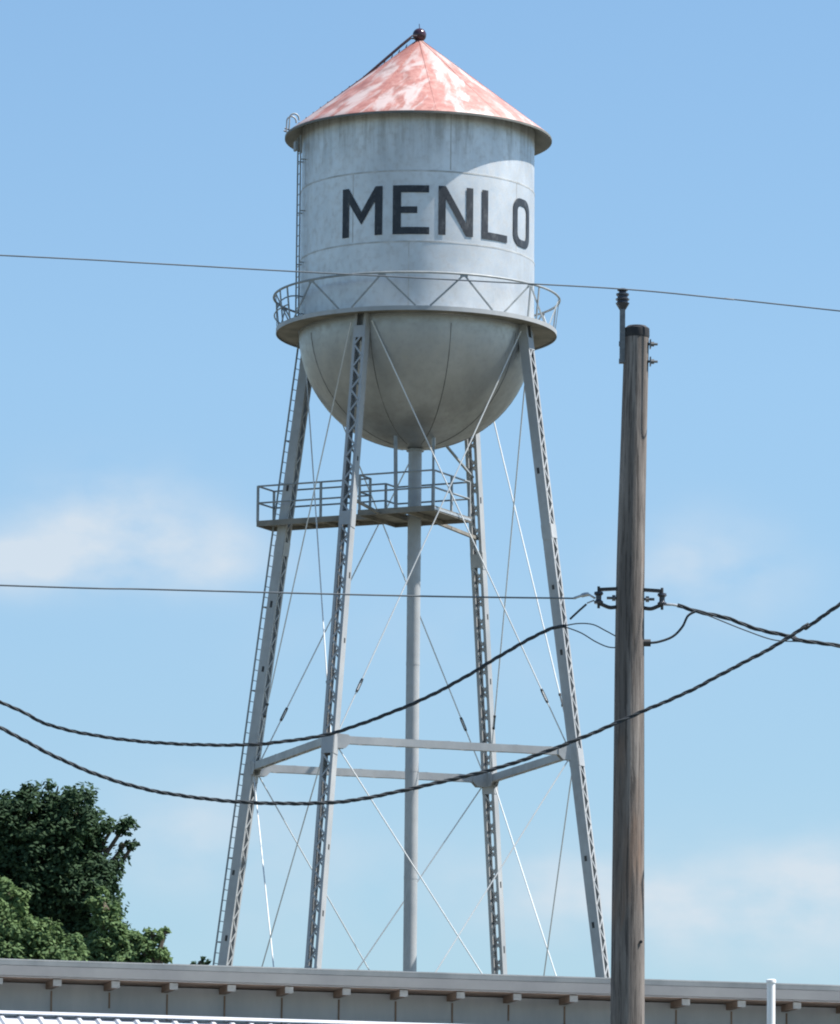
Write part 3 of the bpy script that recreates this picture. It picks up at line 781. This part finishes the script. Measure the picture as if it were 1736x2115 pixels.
# ------------------------------------------------------------------ trees
def tree(name, Y, lobes, label, cat, mat, leaf, nclump, per, trunk_px, group=None, seed=1, crad=(.25, .6)):
    rnd = random.Random(seed)
    tx = P(trunk_px, 1900, Y).x; g0 = gz(tx, Y)
    root = thing(name, (tx, Y, g0), label, cat, group)
    sc = (P(0, 1900, Y)-EYE).dot(fwd)/F
    L = [(P(x, y, Y)+Vector((0, dy*r*sc, 0)), r*sc, r*sc*vy) for x, y, r, vy, dy in lobes]
    wts = [r*r for _, r, _ in L]
    v = []; f = []; nrm = []
    clumps = []
    for i in range(nclump):
        c, r, rv = rnd.choices(L, wts)[0]
        d = Vector((rnd.gauss(0, 1), rnd.gauss(0, 1), rnd.gauss(0, 1))).normalized()
        rr = rnd.uniform(.55, 1.0)**.6 * (1+.38*mnoise.noise(d*2.3+c))
        p = c+Vector((d.x*r, d.y*r, d.z*rv))*rr
        clumps.append((p, rnd.uniform(*crad)*min(1, .35+r/1.6), d))
    for p, cr, d0 in clumps:
        m_ = int(per*(cr/crad[1])**1.5)+8
        for j in range(m_):
            d = Vector((rnd.gauss(0, 1), rnd.gauss(0, 1), rnd.gauss(0, .75)))
            if d.length > 2.0: d *= 1.6/d.length
            q = p+d*cr*.36
            nn = (d.normalized()*.8+Vector((0, 0, .7))+Vector((rnd.uniform(-1, 1), rnd.uniform(-1, 1), rnd.uniform(-1, 1)))*.7).normalized()
            e = nn.cross(Vector((rnd.uniform(-1, 1), rnd.uniform(-1, 1), rnd.uniform(-1, 1)))).normalized(); g_ = nn.cross(e)
            l = leaf*rnd.uniform(.6, 1.35); w = l*.6; k = len(v)
            v += [q-e*l*.5, q+g_*w*.5-e*l*.05-nn*w*.12, q+e*l*.5, q-g_*w*.5-e*l*.05-nn*w*.12]
            f.append((k, k+1, k+2, k+3))
    b = MB(); b.v = v; b.f = f; b.mi = [0]*len(f)
    cr_ = b.build('crown', mat, root, fix=False)
    b = MB(); c0, r_0, rv0 = max(L, key=lambda t: t[1]); fork = Vector((tx, Y, g0+(c0.z-g0)*.45))
    H_ = fork.z-g0
    b.tube([(tx, Y, g0-.2), (tx+.05, Y, g0+H_*.5), fork], [.06*H_**.5+.14, .05*H_**.5+.1, .05*H_**.5+.06], 12)
    for c, r, rv in L:
        m1 = fork.lerp(c, .5)+Vector((rnd.uniform(-.2, .2), rnd.uniform(-.2, .2), .15)); b.tube(spline([fork-Vector((0, 0, .1)), m1, c], 4), [.11-.009*i for i in range(9)], 6)
        for _ in range(4):
            d = Vector((rnd.gauss(0, 1), rnd.gauss(0, 1), rnd.gauss(0, 1)+.4)).normalized(); b.tube([c, c+Vector((d.x*r, d.y*r, d.z*rv))*.8], [.04, .012], 5)
    b.build('trunk', 'bark', root, smooth=True, fix=False)
    return root
dark = [(95, 1745, 105, 1.0, 0), (20, 1735, 95, 1.0, .3), (150, 1700, 72, 1, -.2), (205, 1760, 50, 1, 0), (60, 1840, 125, 1, .2), (170, 1850, 82, 1, -.3), (-90, 1790, 150, 1, .3),
        (180, 1930, 75, 1, .0), (232, 1712, 26, .9, 0), (262, 1700, 15, .7, 0), (258, 1745, 17, .9, 0), (274, 1748, 10, 1.2, 0), (225, 1815, 30, 1, 0), (60, 1655, 32, 1, 0), (115, 1645, 30, 1, 0), (160, 1640, 20, 1, 0), (-10, 1650, 30, 1, 0), (40, 1980, 150, 1, 0), (-160, 1950, 160, 1, 0)]
tree('leafy_tree', 140, dark, 'tall dark green tree with a dense rounded crown rising above the roof at left', 'tree', 'leaf_dark', .13, 1500, 95, 20, seed=4, crad=(.22, .6))
l1 = [(-20, 1900, 62, 1.3, 0), (15, 1850, 30, 1.2, 0), (60, 1945, 55, 1, 0), (100, 1915, 24, 1, 0), (125, 1970, 50, 1, 0), (-60, 1980, 90, 1, 0), (60, 2010, 80, .8, 0), (5, 1965, 60, 1, 0)]
tree('leafy_tree', 105, l1, 'pale green leafy tree at the left edge in front of the dark tree', 'tree', 'leaf_light', .095, 620, 90, 10, seed=8, crad=(.15, .42))
l2 = [(215, 1965, 42, 1, 0), (255, 1955, 38, .9, 0), (300, 1965, 34, .8, 0), (318, 1935, 20, .8, 0), (338, 1928, 12, .8, 0), (215, 1870, 26, 1.6, 0), (228, 1905, 26, 1.2, 0), (335, 1975, 20, .6, 0), (180, 1990, 45, .8, 0), (250, 2000, 50, .8, 0), (245, 1925, 20, 1.2, 0)]
tree('leafy_tree', 112, l2, 'low yellow-green tree spreading just over the roof, right of the dark tree', 'tree', 'leaf_light', .095, 420, 90, 245, seed=12, crad=(.12, .36))
tree('leafy_tree', 118, [(412, 1990, 12, 1, 0), (424, 1994, 9, .8, 0), (400, 2002, 14, 1, 0), (415, 2020, 26, 1.4, 0)], 'tiny green treetop just peeking over the roof beside the tower\'s left leg', 'tree', 'leaf_dark', .08, 40, 70, 412, seed=3, crad=(.1, .2))

# ------------------------------------------------------------------ light, sky, camera
SUN_EL, SUN_ROT = math.radians(58), math.radians(90)
sd = bpy.data.lights.new('sun', 'SUN'); sd.energy = 5.0; sd.angle = math.radians(.5); sd.color = (1, .96, .90)
so = bpy.data.objects.new('sun', sd); C.objects.link(so); so.rotation_euler = (0, math.radians(90-58), 0); so.location = (60, 0, 90)
# azimuth trimmed slightly so that the roof shadow falls as in the photo
w = bpy.data.worlds.new('World'); bpy.context.scene.world = w; w.use_nodes = True; nt = w.node_tree
bg = nt.nodes['Background']; sky = nt.nodes.new('ShaderNodeTexSky'); sky.sky_type = 'NISHITA'; sky.sun_disc = False
sky.sun_elevation = SUN_EL; sky.sun_rotation = SUN_ROT; sky.altitude = 200; sky.air_density = 1.0; sky.dust_density = .3; sky.ozone_density = 3.2
tint = mix(nt, 1.0, sky.outputs[0], (.97, 1.022, 1.03), 'MULTIPLY')
tc = nt.nodes.new('ShaderNodeTexCoord')
sep = nt.nodes.new('ShaderNodeSeparateXYZ'); nt.links.new(tc.outputs['Generated'], sep.inputs[0])
def math2(op, a, b=None, c=None):
    m_ = nt.nodes.new('ShaderNodeMath'); m_.operation = op
    for i, v in enumerate((a, b, c)):
        if v is None: continue
        if isinstance(v, (int, float)): m_.inputs[i].default_value = v
        else: nt.links.new(v, m_.inputs[i])
    return m_.outputs[0]
yy = math2('MAXIMUM', sep.outputs['Y'], .02)
uu = math2('DIVIDE', sep.outputs['X'], yy); vv = math2('DIVIDE', sep.outputs['Z'], yy)
cn = nt.nodes.new('ShaderNodeTexNoise'); cn.inputs['Scale'].default_value = 55; cn.inputs['Detail'].default_value = 8; cn.inputs['Roughness'].default_value = .5
comb = nt.nodes.new('ShaderNodeCombineXYZ'); nt.links.new(uu, comb.inputs[0]); nt.links.new(math2('MULTIPLY', vv, 1.6), comb.inputs[1]); nt.links.new(comb.outputs[0], cn.inputs['Vector'])
tot = None
for px, py, sx, sy, amp in ((250, 1080, 170, 95, .8), (60, 1150, 140, 60, .65), (430, 1140, 120, 60, .5), (230, 1190, 300, 50, .3), (1460, 1170, 160, 90, .55), (1560, 1880, 330, 110, .75), (1150, 1830, 220, 80, .5), (1730, 1810, 130, 80, .6), (380, 1720, 150, 110, .4), (640, 1800, 200, 160, .22), (1000, 1330, 500, 120, .10)):
    d = ray(px, py); u_, v_ = d.x/d.y, d.z/d.y
    a = math2('DIVIDE', math2('SUBTRACT', uu, u_), sx/F); c = math2('DIVIDE', math2('SUBTRACT', vv, v_), sy/F)
    r2 = math2('ADD', math2('MULTIPLY', a, a), math2('MULTIPLY', c, c))
    g_ = math2('MULTIPLY', math2('EXPONENT', math2('MULTIPLY', r2, -.9)), amp)
    tot = g_ if tot is None else math2('ADD', tot, g_)
nz = math2('MULTIPLY_ADD', cn.outputs['Fac'], 3.0, -.75)
mask = math2('MULTIPLY', math2('MULTIPLY', tot, nz), 1.05)
mk = nt.nodes.new('ShaderNodeClamp'); nt.links.new(mask, mk.inputs['Value']); mk.inputs['Max'].default_value = .8
front = math2('GREATER_THAN', sep.outputs['Y'], .05)
er = ramp(nt, math2('MULTIPLY', vv, 4.0), [(.30, (.77, .79, .80)), (.50, (.86, .87, .865)), (.72, (.95, .975, .955)), (1.0, (.95, 1.0, .99))])
tint = mix(nt, 1.0, tint, er.outputs[0], 'MULTIPLY')
col = mix(nt, math2('MULTIPLY', mk.outputs[0], front), tint, (4.6, 5.05, 5.5))
nt.links.new(col, bg.inputs['Color']); bg.inputs['Strength'].default_value = .078
sc = bpy.context.scene
cd = bpy.data.cameras.new('camera'); cam = bpy.data.objects.new('camera', cd); C.objects.link(cam)
cd.sensor_fit = 'HORIZONTAL'; cd.sensor_width = 36; cd.lens = 36*F/1736; cd.clip_start = .5; cd.clip_end = 12000
M = Matrix((rt, up, -fwd)).transposed().to_4x4(); M.translation = EYE; cam.matrix_world = M
sc.camera = cam
sc.cycles.filter_width = 2.0
sc.view_settings.view_transform = 'Standard'; sc.view_settings.look = 'None'; sc.view_settings.exposure = 1.0; sc.view_settings.gamma = 1
